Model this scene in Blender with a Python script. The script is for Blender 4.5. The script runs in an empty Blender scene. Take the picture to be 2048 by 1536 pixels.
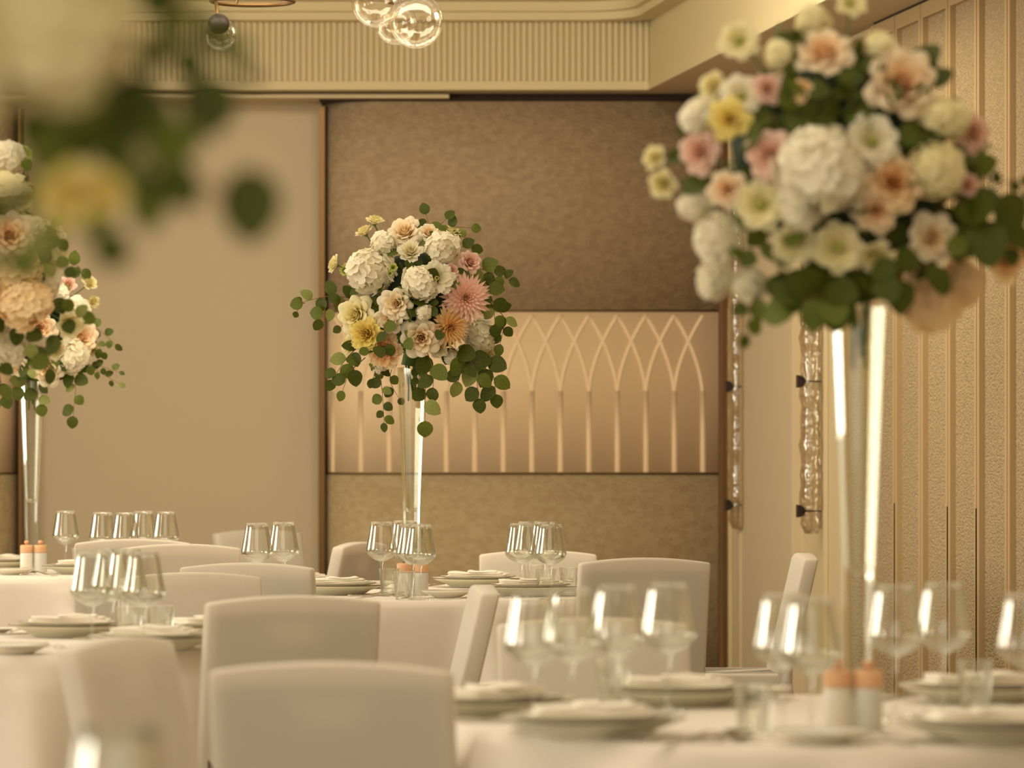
import bpy, bmesh, math, random
from mathutils import Vector, Matrix, Quaternion, noise
random.seed(7)
PI = math.pi
F = 8533.0            # focal length in pixels of the 2048 px wide frame
EYE = 1.25
HOR = 885.0
sc = bpy.context.scene
col = sc.collection

# ------------------------------------------------------------------ camera, light, exposure
cam_d = bpy.data.cameras.new('camera'); cam = bpy.data.objects.new('camera', cam_d); col.objects.link(cam)
cam.location = (0, 0, EYE); cam.rotation_euler = (PI/2, 0, 0)
cam_d.sensor_width = 36; cam_d.lens = 150; cam_d.shift_y = (HOR-768)/2048
cam_d.clip_end = 100; cam_d.clip_start = 0.1
cam_d.dof.use_dof = True; cam_d.dof.focus_distance = 13.75; cam_d.dof.aperture_fstop = 4.6
sc.camera = cam
sc.view_settings.view_transform = 'Standard'; sc.view_settings.look = 'None'
sc.view_settings.gamma = 1; sc.view_settings.use_curve_mapping = False
sc.view_settings.exposure = 0.15
sc.cycles.max_bounces = 10; sc.cycles.transparent_max_bounces = 24
sc.cycles.transmission_bounces = 10; sc.cycles.glossy_bounces = 4; sc.cycles.diffuse_bounces = 4
w = bpy.data.worlds.new('world'); sc.world = w; w.use_nodes = True
w.node_tree.nodes['Background'].inputs[0].default_value = (1.0, .915, .735, 1)
w.node_tree.nodes['Background'].inputs[1].default_value = 1.25
def area(name, loc, target, sx, sy, power, color):
    d = bpy.data.lights.new(name, 'AREA'); d.shape = 'RECTANGLE'; d.size = sx; d.size_y = sy
    d.energy = power; d.color = color
    o = bpy.data.objects.new(name, d); col.objects.link(o); o.location = loc
    o.rotation_euler = (Vector(target)-Vector(loc)).to_track_quat('-Z', 'Z').to_euler(); return o
WARM = (1, .915, .735)
# tall daylight windows down the left hand side of the room
for i, yy in enumerate((4.0, 8.0, 12.0, 16.0)):
    area('window_light', (-4.9, yy, 1.75), (0, yy, 1.55), 1.5, 2.5, 95, (1, .945, .80))
# lit coffer above the tables
area('coffer_light', (-.9, 10.5, 3.44), (-.9, 10.5, 0), 4.2, 13.0, 185, WARM)
# added fill light that brightens the back wall, stands for no real fitting
area('back_wall_fill', (-.5, 14.6, 3.4), (-.4, 20.0, 1.5), 3.0, .5, 62, WARM)

# ------------------------------------------------------------------ helpers
def at(px, Y, z=0.0):
    return Vector(((px-1024)*Y/F, Y, z))
def zat(py, Y):
    return EYE + (HOR-py)*Y/F
def srgb(c):
    return tuple(((v/255)/12.92 if v/255 <= .04045 else (((v/255)+.055)/1.055)**2.4) for v in c[:3]) + (1,)
def mat(name, color, rough=.6, metal=0, spec=.5, bump=0, bscale=200, transl=0, var=None, vscale=8, stretch=(1,1,1), sheen=0, coord='Object', detail=3):
    m = bpy.data.materials.new(name); m.use_nodes = True
    nt = m.node_tree; N = nt.nodes; L = nt.links
    b = N['Principled BSDF']; out = N['Material Output']
    c = srgb(color)
    b.inputs['Base Color'].default_value = c; b.inputs['Roughness'].default_value = rough
    b.inputs['Metallic'].default_value = metal; b.inputs['Specular IOR Level'].default_value = spec
    if sheen: b.inputs['Sheen Weight'].default_value = sheen
    tc = N.new('ShaderNodeTexCoord'); mp = N.new('ShaderNodeMapping'); mp.inputs['Scale'].default_value = stretch
    L.new(tc.outputs[coord], mp.inputs['Vector'])
    if var:
        n = N.new('ShaderNodeTexNoise'); n.inputs['Scale'].default_value = vscale; n.inputs['Detail'].default_value = detail
        L.new(mp.outputs[0], n.inputs['Vector'])
        r = N.new('ShaderNodeValToRGB'); r.color_ramp.elements[0].position = .35; r.color_ramp.elements[1].position = .65
        r.color_ramp.elements[0].color = srgb(var); r.color_ramp.elements[1].color = c
        L.new(n.outputs['Fac'], r.inputs[0]); L.new(r.outputs[0], b.inputs['Base Color'])
    if bump:
        n = N.new('ShaderNodeTexNoise'); n.inputs['Scale'].default_value = bscale; n.inputs['Detail'].default_value = 2
        L.new(mp.outputs[0], n.inputs['Vector'])
        bp = N.new('ShaderNodeBump'); bp.inputs['Strength'].default_value = bump; bp.inputs['Distance'].default_value = .01
        L.new(n.outputs['Fac'], bp.inputs['Height']); L.new(bp.outputs[0], b.inputs['Normal'])
    if transl:
        t = N.new('ShaderNodeBsdfTranslucent'); t.inputs[0].default_value = c
        mx = N.new('ShaderNodeMixShader'); mx.inputs[0].default_value = transl
        L.new(b.outputs[0], mx.inputs[1]); L.new(t.outputs[0], mx.inputs[2]); L.new(mx.outputs[0], out.inputs[0])
        if var: L.new(r.outputs[0], t.inputs[0])
    return m
def petal_mat(name, inner, outer, r0=.15, r1=.8):
    """petals whose own colour changes from the heart of the flower outwards (object space, unit flower)"""
    m = bpy.data.materials.new(name); m.use_nodes = True
    nt = m.node_tree; N = nt.nodes; L = nt.links
    b = N['Principled BSDF']; out = N['Material Output']
    tc = N.new('ShaderNodeTexCoord'); ln = N.new('ShaderNodeVectorMath'); ln.operation = 'LENGTH'
    L.new(tc.outputs['Object'], ln.inputs[0])
    r = N.new('ShaderNodeValToRGB'); r.color_ramp.elements[0].position = r0; r.color_ramp.elements[1].position = r1
    r.color_ramp.elements[0].color = srgb(inner); r.color_ramp.elements[1].color = srgb(outer)
    L.new(ln.outputs['Value'], r.inputs[0]); L.new(r.outputs[0], b.inputs['Base Color'])
    b.inputs['Roughness'].default_value = .65; b.inputs['Specular IOR Level'].default_value = .2
    t = N.new('ShaderNodeBsdfTranslucent'); L.new(r.outputs[0], t.inputs[0])
    mx = N.new('ShaderNodeMixShader'); mx.inputs[0].default_value = .3
    L.new(b.outputs[0], mx.inputs[1]); L.new(t.outputs[0], mx.inputs[2]); L.new(mx.outputs[0], out.inputs[0])
    return m
def thin_glass(name, tint=(.97, .97, .95, 1), base=.05, bump=0, edge=.6, bstr=.7):
    """thin blown glass wall: clear, mirror-like towards grazing angles"""
    m = bpy.data.materials.new(name); m.use_nodes = True
    nt = m.node_tree; N = nt.nodes; L = nt.links
    N.remove(N['Principled BSDF']); out = N['Material Output']
    tr = N.new('ShaderNodeBsdfTransparent'); tr.inputs[0].default_value = tint
    gl = N.new('ShaderNodeBsdfGlossy'); gl.inputs['Roughness'].default_value = .03; gl.inputs[0].default_value = (1, 1, .97, 1)
    fr = N.new('ShaderNodeLayerWeight'); fr.inputs[0].default_value = .28
    mth = N.new('ShaderNodeMath'); mth.operation = 'MULTIPLY_ADD'; mth.inputs[1].default_value = edge; mth.inputs[2].default_value = base
    mth.use_clamp = True
    L.new(fr.outputs['Fresnel'], mth.inputs[0])
    mx = N.new('ShaderNodeMixShader'); L.new(mth.outputs[0], mx.inputs[0])
    L.new(tr.outputs[0], mx.inputs[1]); L.new(gl.outputs[0], mx.inputs[2]); L.new(mx.outputs[0], out.inputs[0])
    if bump:
        n = N.new('ShaderNodeTexNoise'); n.inputs['Scale'].default_value = bump; n.inputs['Detail'].default_value = 1
        tc = N.new('ShaderNodeTexCoord'); L.new(tc.outputs['Object'], n.inputs['Vector'])
        bp = N.new('ShaderNodeBump'); bp.inputs['Strength'].default_value = bstr; bp.inputs['Distance'].default_value = .01
        L.new(n.outputs['Fac'], bp.inputs['Height']); L.new(bp.outputs[0], gl.inputs['Normal']); L.new(bp.outputs[0], fr.inputs['Normal'])
    return m
M = {}
M['wall'] = mat('wall_paint', (206, 186, 150), .7, bump=.05, bscale=120)
M['cream'] = mat('cream_paint', (214, 194, 152), .65)
M['cornice'] = mat('cornice_paint', (214, 196, 150), .65)
M['soffit'] = mat('soffit_paint', (196, 176, 142), .8)
M['fabric'] = mat('wall_fabric', (184, 160, 126), .9, bump=.25, bscale=60, var=(168, 144, 112), vscale=26, stretch=(1, 1, 1.5), spec=.1, detail=6)
M['fabric_low'] = mat('wall_fabric_pale', (196, 174, 134), .9, bump=.25, bscale=60, var=(182, 158, 118), vscale=26, stretch=(1, 1, 1.5), spec=.1, detail=6)
M['relief'] = mat('moulded_panel', (244, 214, 172), .6)
M['bronze'] = mat('bronze_trim', (120, 88, 48), .4, metal=.6)
M['brown'] = mat('brown_veneer', (128, 90, 46), .6, var=(110, 76, 36), vscale=3, stretch=(30, 30, 1))
M['dark'] = mat('dark_metal', (48, 34, 24), .45, metal=.4)
M['slot'] = mat('dark_slot', (52, 38, 24), .9)
M['frame'] = mat('panel_frame', (186, 158, 114), .55)
M['weave'] = mat('woven_wallcover', (182, 160, 124), .85, bump=.9, bscale=55, var=(160, 138, 102), vscale=60, stretch=(1, 1, 2.2), spec=.15)
M['carpet'] = mat('carpet', (112, 88, 62), .95, bump=.5, bscale=300, var=(92, 70, 48), vscale=5)
M['cloth'] = mat('table_linen', (232, 220, 204), .85, bump=.08, bscale=500, sheen=.2, spec=.15)
M['cover'] = mat('chair_cover', (238, 227, 208), .85, bump=.10, bscale=420, transl=.30, sheen=.2, spec=.15)
M['wood_dark'] = mat('chair_wood', (86, 60, 38), .5)
M['foam'] = mat('seat_pad', (150, 140, 130), .9)
M['porcelain'] = mat('porcelain', (236, 230, 212), .18, spec=.6)
M['celadon'] = mat('celadon_glaze', (232, 228, 204), .2, spec=.6)
M['rim'] = mat('plate_rim', (110, 92, 58), .3, metal=.5)
M['napkin'] = mat('napkin_linen', (240, 230, 210), .85, bump=.1, bscale=500, sheen=.2)
M['steel'] = mat('cutlery_steel', (196, 186, 168), .16, metal=1)
M['beech'] = mat('beech_wood', (226, 178, 134), .45, var=(214, 160, 114), vscale=6, stretch=(1, 1, 8))
M['ceramic'] = mat('mill_white', (222, 214, 198), .35)
M['ceramic_g'] = mat('mill_grey', (206, 202, 190), .35)
M['brass'] = mat('aged_brass', (112, 84, 44), .4, metal=.7)
M['leaf'] = mat('leaf_dark', (82, 90, 22), .55, spec=.3, transl=.2, var=(62, 72, 14), vscale=12)
M['leaf2'] = mat('leaf_mid', (106, 114, 38), .55, spec=.3, transl=.22, var=(86, 98, 28), vscale=12)
M['leaf3'] = mat('leaf_pale', (146, 150, 78), .55, spec=.3, transl=.25, var=(126, 134, 66), vscale=12)
M['twig'] = mat('twig', (120, 72, 48), .6)
M['stem'] = mat('green_stem', (78, 104, 40), .6)
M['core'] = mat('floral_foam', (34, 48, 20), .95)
M['glass'] = thin_glass('clear_glass')
M['globe'] = thin_glass('globe_glass', (.95, .92, .86, 1), .04, 30, .30, .25)
M['vase'] = thin_glass('vase_glass', (.95, .95, .91, 1), .035, 0, .42)
M['ripple'] = thin_glass('rippled_glass', (.84, .78, .70, 1), .10, 25)
g = bpy.data.materials.new('cast_glass'); g.use_nodes = True
gb = g.node_tree.nodes['Principled BSDF']; gb.inputs['Base Color'].default_value = (.98, .99, .97, 1)
gb.inputs['Transmission Weight'].default_value = 1; gb.inputs['Roughness'].default_value = .0; gb.inputs['IOR'].default_value = 1.46
M['cast'] = g
WHITE = petal_mat('petal_white', (238, 226, 182), (246, 238, 212))
FLC = {
 'white': WHITE,
 'ivory': petal_mat('petal_ivory', (240, 226, 156), (246, 236, 190)),
 'cream': petal_mat('petal_cream', (248, 220, 172), (248, 236, 206)),
 'blushrose': petal_mat('petal_blush', (246, 206, 158), (248, 228, 192)),
 'peach': petal_mat('petal_peach', (244, 190, 130), (248, 222, 176)),
 'yellow': petal_mat('petal_yellow', (240, 214, 116), (246, 228, 140)),
 'pink': petal_mat('petal_pink', (236, 188, 160), (242, 208, 188)),
 'dahliapink': petal_mat('petal_dahlia_pink', (244, 208, 140), (240, 198, 178), .1, .5),
 'apricot': petal_mat('petal_apricot', (238, 186, 112), (244, 210, 156)),
 'green': petal_mat('petal_green', (140, 160, 40), (206, 208, 120)),
}
M['eye'] = mat('flower_eye', (150, 160, 50), .6)
M['stamen'] = mat('stamen', (230, 214, 130), .6)
M['berry'] = mat('red_berry', (180, 40, 30), .4)

def to_mesh(bm, name, m, smooth=True):
    me = bpy.data.meshes.new(name); bm.to_mesh(me); bm.free()
    ms = m if isinstance(m, (list, tuple)) else [m]
    for x in ms: me.materials.append(x)
    if smooth:
        for p in me.polygons: p.use_smooth = True
    return me
def link(name, me, parent=None, loc=None, rot=None, scale=None):
    o = bpy.data.objects.new(name, me); col.objects.link(o)
    if parent: o.parent = parent
    if loc is not None: o.location = loc
    if rot is not None:
        if isinstance(rot, Quaternion): o.rotation_mode = 'QUATERNION'; o.rotation_quaternion = rot
        else: o.rotation_euler = rot
    if scale is not None: o.scale = (scale,)*3 if isinstance(scale, (int, float)) else scale
    return o
def tag(o, label=None, cat=None, group=None, kind=None):
    if label: o['label'] = label
    if cat: o['category'] = cat
    if group: o['group'] = group
    if kind: o['kind'] = kind
    return o
def empty(name, loc=(0, 0, 0), rz=0):
    o = bpy.data.objects.new(name, None); col.objects.link(o); o.location = loc; o.rotation_euler = (0, 0, rz); o.empty_display_size = .05
    return o
def box(bm, x0, x1, y0, y1, z0, z1, mi=0):
    v = [bm.verts.new(p) for p in ((x0,y0,z0),(x1,y0,z0),(x1,y1,z0),(x0,y1,z0),(x0,y0,z1),(x1,y0,z1),(x1,y1,z1),(x0,y1,z1))]
    for f in ((0,3,2,1),(4,5,6,7),(0,1,5,4),(1,2,6,5),(2,3,7,6),(3,0,4,7)):
        q = bm.faces.new([v[i] for i in f]); q.material_index = mi
    return v
def lathe(bm, prof, n=40, cx=0, cy=0, mi=0):
    rings = []
    for r, z in prof:
        if r < 1e-6: rings.append([bm.verts.new((cx, cy, z))])
        else: rings.append([bm.verts.new((cx+r*math.cos(2*PI*k/n), cy+r*math.sin(2*PI*k/n), z)) for k in range(n)])
    for a, b in zip(rings, rings[1:]):
        for k in range(n):
            k2 = (k+1) % n
            if len(a) == 1 and len(b) == 1: continue
            if len(a) == 1: f = bm.faces.new((a[0], b[k2], b[k]))
            elif len(b) == 1: f = bm.faces.new((a[k], a[k2], b[0]))
            else: f = bm.faces.new((a[k], a[k2], b[k2], b[k]))
            f.material_index = mi
def tube(bm, pts, r, n=6, r1=None, mi=0):
    pts = [Vector(p) for p in pts]; rings = []
    for i, p in enumerate(pts):
        d = (pts[min(i+1, len(pts)-1)]-pts[max(i-1, 0)]).normalized()
        if i == 0: u = d.cross(Vector((0, 0, 1)) if abs(d.z) < .9 else Vector((1, 0, 0))).normalized()
        else: u = (u-d*u.dot(d)).normalized()
        v = d.cross(u)
        rr = r if r1 is None else r+(r1-r)*i/max(1, len(pts)-1)
        rings.append([bm.verts.new(p+(u*math.cos(2*PI*k/n)+v*math.sin(2*PI*k/n))*rr) for k in range(n)])
    for a, b in zip(rings, rings[1:]):
        for k in range(n):
            f = bm.faces.new((a[k], a[(k+1) % n], b[(k+1) % n], b[k])); f.material_index = mi
    bm.faces.new(rings[0]).material_index = mi; bm.faces.new(rings[-1][::-1]).material_index = mi
def fixn(bm): bmesh.ops.recalc_face_normals(bm, faces=bm.faces[:])

# ------------------------------------------------------------------ room
A = -1124/F                   # the right wall runs obliquely: X = X0 + A*Y
X0 = 3.609
def rw(Y, off=0): return X0 + A*Y - off        # x of right wall at Y
NR = Vector((1, -A, 0)).normalized()            # wall normal pointing out of the room is +NR
RZR = math.atan2(1, A)                          # direction of +Y along the wall
bm = bmesh.new(); box(bm, -5.2, 6, -1, 20.4, -.1, 0); tag(link('floor', to_mesh(bm, 'floor', M['carpet'], False)), kind='structure')
bm = bmesh.new(); box(bm, -5.2, 3, 20.15, 20.35, 0, 3.0)
wall_back = tag(link('wall_back', to_mesh(bm, 'wall_back', M['wall'], False)), kind='structure')
bm = bmesh.new(); q = [bm.verts.new(p) for p in ((rw(20.3), 20.3, 0), (rw(-1), -1, 0), (rw(-1), -1, 3.0), (rw(20.3), 20.3, 3.0), (rw(20.3)+.2, 20.3, 0), (rw(-1)+.2, -1, 0), (rw(-1)+.2, -1, 3.0), (rw(20.3)+.2, 20.3, 3.0))]
for f in ((0,1,2,3),(7,6,5,4),(1,5,6,2),(0,3,7,4),(3,2,6,7),(0,4,5,1)): bm.faces.new([q[i] for i in f])
wall_right = tag(link('wall_right', to_mesh(bm, 'wall_right', M['cream'], False)), kind='structure')
# left wall with tall openings (outside the frame)
bm = bmesh.new()
prev = -1
for yy in (4.0, 8.0, 12.0, 16.0):
    box(bm, -4.75, -4.6, prev, yy-.8, 0, 3.5); box(bm, -4.75, -4.6, yy-.8, yy+.8, 0, .45); box(bm, -4.75, -4.6, yy-.8, yy+.8, 3.05, 3.5); prev = yy+.8
box(bm, -4.75, -4.6, prev, 20.3, 0, 3.5)
tag(link('wall_left', to_mesh(bm, 'wall_left', M['cream'], False)), kind='structure')
# ceiling: lowered border round a raised tray
TX, TY = at(1301, 19.66).x, 19.66
def tx(Y, off=0): return TX + A*(Y-TY) - off
ZS = 2.874
bm = bmesh.new()
def prism(bm, pts, z0, z1):
    lo = [bm.verts.new((x, y, z0)) for x, y in pts]; hi = [bm.verts.new((x, y, z1)) for x, y in pts]
    bm.faces.new(lo[::-1]); bm.faces.new(hi)
    n = len(pts)
    for i in range(n): bm.faces.new((lo[i], lo[(i+1) % n], hi[(i+1) % n], hi[i]))
prism(bm, [(-5.2, TY), (TX, TY), (3.5, TY), (3.5, 20.4), (-5.2, 20.4)], ZS, 3.6)
prism(bm, [(TX, TY), (tx(-1), -1), (6.2, -1), (3.5, TY)], ZS, 3.6)
box(bm, -5.2, 6.2, -1, 20.4, 3.6, 3.7)
fixn(bm)
ceiling = tag(link('ceiling', to_mesh(bm, 'ceiling', M['soffit'], False)), kind='structure')
def sweep(name, prof, m, r=.02, parent=None):
    """moulding that follows the tray edge (back run, rounded corner, right run); prof = (offset into the tray, z)"""
    bm = bmesh.new(); rings = []
    def path(off):
        pts = [(-5.2, TY-off)]
        c = Vector((tx(TY-off, off), TY-off)); d1 = Vector((-1, 0)); d2 = Vector((-A, -1)).normalized()
        ang = d1.angle(d2); t = r/math.tan(ang/2)
        p1 = c+d1*t; p2 = c+d2*t
        for k in range(9):
            s = k/8; pts.append(tuple((p1*(1-s)**2+c*2*s*(1-s)+p2*s*s)))
        pts.append((tx(-1, off), -1)); return pts
    for off, z in prof: rings.append([bm.verts.new((x, y, z)) for x, y in path(off)])
    for a, b in zip(rings, rings[1:]):
        for k in range(len(a)-1): bm.faces.new((a[k], a[k+1], b[k+1], b[k]))
    fixn(bm)
    return link(name, to_mesh(bm, name, m, False), parent)
fascia = sweep('fascia', [(0, ZS), (.014, ZS), (.014, zat(163, TY)), (0, zat(163, TY)+.004)], M['cornice'], .02, ceiling)
sweep('upper_cornice', [(0, 3.187), (.10, 3.187), (.10, 3.222), (.125, 3.226), (.125, 3.268), (.19, 3.274), (.19, 3.30), (.22, 3.33), (.22, 3.62)], M['cornice'], .30, ceiling)
# side panel on the right run under the cornice
bm = bmesh.new(); z0, z1 = zat(163, TY), 3.187
for a_, b_ in (((tx(TY, .004), TY), (tx(-1, .004), -1)),):
    v = [bm.verts.new(p) for p in ((a_[0], a_[1], z0), (b_[0], b_[1], z0), (b_[0], b_[1], z1), (a_[0], a_[1], z1))]; bm.faces.new(v)
link('side_fascia', to_mesh(bm, 'side_fascia', M['cornice'], False), ceiling)
# fluted slats of the back fascia
bm = bmesh.new()
wsl = .0205; n = 6; ring = []
for k in range(n+1):
    a_ = PI*k/n; ring.append((-math.cos(a_)*wsl/2, -math.sin(a_)*.009))
lo = [bm.verts.new((x, y, 0)) for x, y in ring]; hi = [bm.verts.new((x, y, z1-z0)) for x, y in ring]
for k in range(n): bm.faces.new((lo[k], lo[k+1], hi[k+1], hi[k]))
slat_me = to_mesh(bm, 'slat', M['cornice'])
per = 12.25*TY/F
k = 0
while True:
    x = TX-.016-k*per
    if x < at(-20, TY).x: break
    link('slat', slat_me, ceiling, (x, TY-.001, z0)); k += 1
# chamber under the back soffit: trim line and dark curtain slot
bm = bmesh.new(); box(bm, -5.2, at(898, 19.8).x, 19.78, 20.14, 2.848, 2.866); link('trim_rail', to_mesh(bm, 'trim_rail', M['cream'], False), wall_back)
bm = bmesh.new(); box(bm, at(640, 19.9).x, rw(19.9)+.03, 19.86, 20.14, 2.838, 2.8735); link('curtain_slot', to_mesh(bm, 'curtain_slot', M['slot'], False), wall_back)

# padded panel on the back wall with a rounded left edge
def panel_profile(xl, xr, left_round=True):
    pts = []
    yf, yb = 19.86, 20.14; cw = .26
    if left_round:
        for k in range(13):
            a_ = PI/2*k/12; pts.append((xl+cw*(1-math.cos(a_)), yb-(yb-yf)*math.sin(a_)))
        pts.append((xr, yf))
    else:
        pts.append((xl, yf))
        for k in range(12, -1, -1):
            a_ = PI/2*k/12; pts.append((xr-cw*(1-math.cos(a_)), yb-(yb-yf)*math.sin(a_)))
    return pts
def strip(name, prof, z0, z1, m, parent, off=0):
    bm = bmesh.new(); lo = []; hi = []
    nseg = 1
    lo = [bm.verts.new((x, y-off, z0)) for x, y in prof]; hi = [bm.verts.new((x, y-off, z1)) for x, y in prof]
    lo2 = [bm.verts.new((x, y-off+.02, z0)) for x, y in prof]; hi2 = [bm.verts.new((x, y-off+.02, z1)) for x, y in prof]
    for k in range(len(prof)-1):
        bm.faces.new((lo[k], lo[k+1], hi[k+1], hi[k])); bm.faces.new((hi[k], hi[k+1], hi2[k+1], hi2[k])); bm.faces.new((lo2[k], lo2[k+1], lo[k+1], lo[k]))
    bm.faces.new((lo[0], hi[0], hi2[0], lo2[0])); bm.faces.new((lo[-1], lo2[-1], hi2[-1], hi[-1]))
    fixn(bm)
    return link(name, to_mesh(bm, name, m), parent)
def surf_y(prof, x):
    for (xa, ya), (xb, yb) in zip(prof, prof[1:]):
        if xa <= x <= xb: return ya+(yb-ya)*(x-xa)/max(1e-6, xb-xa)
    return prof[0][1] if x < prof[0][0] else prof[-1][1]
ZT1, ZB1 = zat(622, 19.86), zat(947, 19.86)
PERIOD = 57*19.86/F
def arch_rib(parent, prof, rx, zb, zs, za, curves=(1, 1)):
    """one moulded rib: a straight shaft that forks into two interlacing lancet arches"""
    r = .0135
    bm = bmesh.new()
    def yy(x): return surf_y(prof, x)+.004
    tube(bm, [(rx, yy(rx), zb), (rx, yy(rx), zs)], r, 8)
    for sgn, on in ((-1, curves[0]), (1, curves[1])):
        if not on: continue
        pts = []
        for i in range(15):
            x = (i/14)**2; pts.append((rx+sgn*PERIOD*x, yy(rx+sgn*PERIOD*x), zs-.03+(za-zs+.03)*x**.55))
        tube(bm, pts, r*.82, 6)
    for v in bm.verts:
        y0 = surf_y(prof, v.co.x); v.co.y = y0+(v.co.y-y0)*.75
    me = to_mesh(bm, 'rib', M['relief'])
    link('rib', me, parent)
def back_panel(xl, xr, left_round, x_first):
    prof = panel_profile(xl, xr, left_round)
    strip('fabric_panel', prof, ZT1+.004, 2.842, M['fabric'], wall_back)
    strip('lower_fabric_panel', prof, .02, ZB1-.004, M['fabric_low'], wall_back)
    ar = strip('arch_panel', prof, ZB1+.004, ZT1-.004, M['relief'], wall_back, .004)
    for z in (ZT1, ZB1): strip('metal_bead', prof, z-.004, z+.004, M['bronze'], wall_back, .007)
    ap = [(x, y-.004) for x, y in prof]
    x = x_first
    while x > xl+.02:
        if x < xr-.01:
            fade = (x-PERIOD > xl+.02, x+PERIOD < xr-.01)
            arch_rib(ar, ap, x, ZB1+.006, zat(782, 19.86), zat(631, 19.86), fade)
        x -= PERIOD
XL = at(649, 20.14).x; XR = at(1437, 19.86).x
back_panel(XL, XR, True, at(1065+57*6-1, 19.86).x)
bm = bmesh.new(); box(bm, at(637, 20).x, at(649.5, 20).x, 20.0, 20.15, 0, zat(217, 20.1)); link('edge_bead', to_mesh(bm, 'edge_bead', M['bronze'], False), wall_back)
back_panel(at(-420, 19.86).x, at(37, 20.14).x, False, at(30, 19.86).x)
bm = bmesh.new(); box(bm, at(37, 20).x, at(43, 20).x, 20.0, 20.15, 0, zat(217, 20.1)); link('edge_bead', to_mesh(bm, 'edge_bead', M['bronze'], False), wall_back)

# fittings on the right wall, laid along it: s = world Y, n = distance off the wall into the room
def rbox(bm, ya, yb, z0, z1, n0, n1, mi=0):
    v = []
    for z in (z0, z1):
        for y, nn in ((ya, n0), (yb, n0), (yb, n1), (ya, n1)):
            v.append(bm.verts.new((rw(y)-nn*NR.x, y-nn*NR.y, z)))
    for f in ((0,3,2,1),(4,5,6,7),(0,1,5,4),(1,2,6,5),(2,3,7,6),(3,0,4,7)):
        bm.faces.new([v[i] for i in f]).material_index = mi
def Yof(px): return X0*F/(px+100)
bm = bmesh.new(); rbox(bm, Yof(1464), 19.9, 0, 2.85, 0, .012); box(bm, at(1438, 19.85).x, rw(19.85), 19.85, 20.1, 0, 2.84); fixn(bm); link('brown_return', to_mesh(bm, 'brown_return', M['brown'], False), wall_right)
def framed(ya, yb, z0, z1, mf, mi_, fw=.04, name='panel', inner='inset', th=.028, rail=.055, brail=.12):
    bm = bmesh.new()
    rbox(bm, ya, ya+fw, z0, z1, .004, th); rbox(bm, yb-fw, yb, z0, z1, .004, th)
    rbox(bm, ya+fw, yb-fw, z1-rail, z1, .004, th-.0005); rbox(bm, ya+fw, yb-fw, z0, z0+brail, .004, th-.0005)
    fixn(bm); p = link(name, to_mesh(bm, name, mf, False), wall_right)
    bm = bmesh.new(); rbox(bm, ya+fw*.6, yb-fw*.6, z0+.03, z1-.03, .002, th-.020); fixn(bm)
    link(inner, to_mesh(bm, inner, mi_, False), p)
    return p
framed(Yof(1498), Yof(1464), .02, 2.84, M['cream'], M['cream'], .03, 'door_panel', 'door_inset', .02, .06, .15)
bm = bmesh.new(); rbox(bm, Yof(1604), Yof(1499), 0, 2.85, .0, .045); rbox(bm, Yof(1503), Yof(1497), 0, 2.85, .03, .055); fixn(bm); link('pilaster', to_mesh(bm, 'pilaster', M['wall'], False), wall_right)
framed(Yof(1700), Yof(1655), .02, 2.84, M['cream'], M['cream'], .03, 'door_panel', 'door_inset', .02, .06, .15)
framed(Yof(1752), Yof(1701), .02, 2.84, M['frame'], M['weave'])
# folding partition
bounds = [Yof(1755)]
ps = (Yof(1755)-Yof(2031))/5
for i in range(14):
    yb = Yof(1755)-i*ps; ya = yb-ps+.009
    p = framed(ya, yb, .02, 2.868, M['frame'], M['weave'], .032, 'partition_panel', 'woven_inset')
    if i in (0, 2, 3, 6):
        bm = bmesh.new(); rbox(bm, ya-.001, ya+.007, .25, 1.02, .026, .0295); fixn(bm); link('edge_pull', to_mesh(bm, 'edge_pull', M['dark'], False), p)
bm = bmesh.new(); rbox(bm, 8, Yof(1765), 2.868, 2.8735, .0, .035); fixn(bm); link('top_track', to_mesh(bm, 'top_track', M['slot'], False), wall_right)

# sconces of rippled glass
def sconce(px, ztop, zbot, brs, label):
    Y = Yof(px+33)
    root = tag(empty('wall_sconce', (rw(Y)-.002*NR.x, Y, zbot)), label, 'sconce', 'rippled glass wall sconces')
    root.rotation_euler = (0, 0, math.atan(-A))
    bm = bmesh.new(); n = 20; h = ztop-zbot
    rings = []
    for j in range(40):
        z = h*j/39; rr = .030+.003*math.sin(j*2.3)+.002*math.sin(j*5.1)
        if j in (0, 39): rr *= .6
        rings.append([bm.verts.new((-.058+rr*math.cos(2*PI*k/n)*(1.5), (rr*1.9+.004*math.sin(5*2*PI*k/n))*math.sin(2*PI*k/n), z)) for k in range(n)])
    for a_, b_ in zip(rings, rings[1:]):
        for k in range(n): bm.faces.new((a_[k], a_[(k+1) % n], b_[(k+1) % n], b_[k]))
    bm.faces.new(rings[0]); bm.faces.new(rings[-1]); fixn(bm)
    link('glass_shade', to_mesh(bm, 'glass_shade', M['ripple']), root)
    bm = bmesh.new(); box(bm, -.016, -.002, -.022, .022, .02, h-.02); link('back_plate', to_mesh(bm, 'back_plate', M['cream'], False), root)
    for py in brs:
        bz = zat(py, Y)-zbot
        bm = bmesh.new()
        pts = [(-.118+.034*math.sin(PI*k/8)-.0, 0, bz+.026*math.cos(PI*k/8)) for k in range(9)]
        lo = [bm.verts.new((x, -.02, z)) for x, y, z in pts]; hi = [bm.verts.new((x, .02, z)) for x, y, z in pts]
        bm.faces.new(lo); bm.faces.new(hi[::-1])
        for k in range(9): bm.faces.new((lo[k], lo[(k+1) % 9], hi[(k+1) % 9], hi[k]))
        tube(bm, [(-.09, 0, bz), (-.01, 0, bz)], .004, 6)
        fixn(bm); link('bracket', to_mesh(bm, 'bracket', M['dark'], False), root)
    return root
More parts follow.
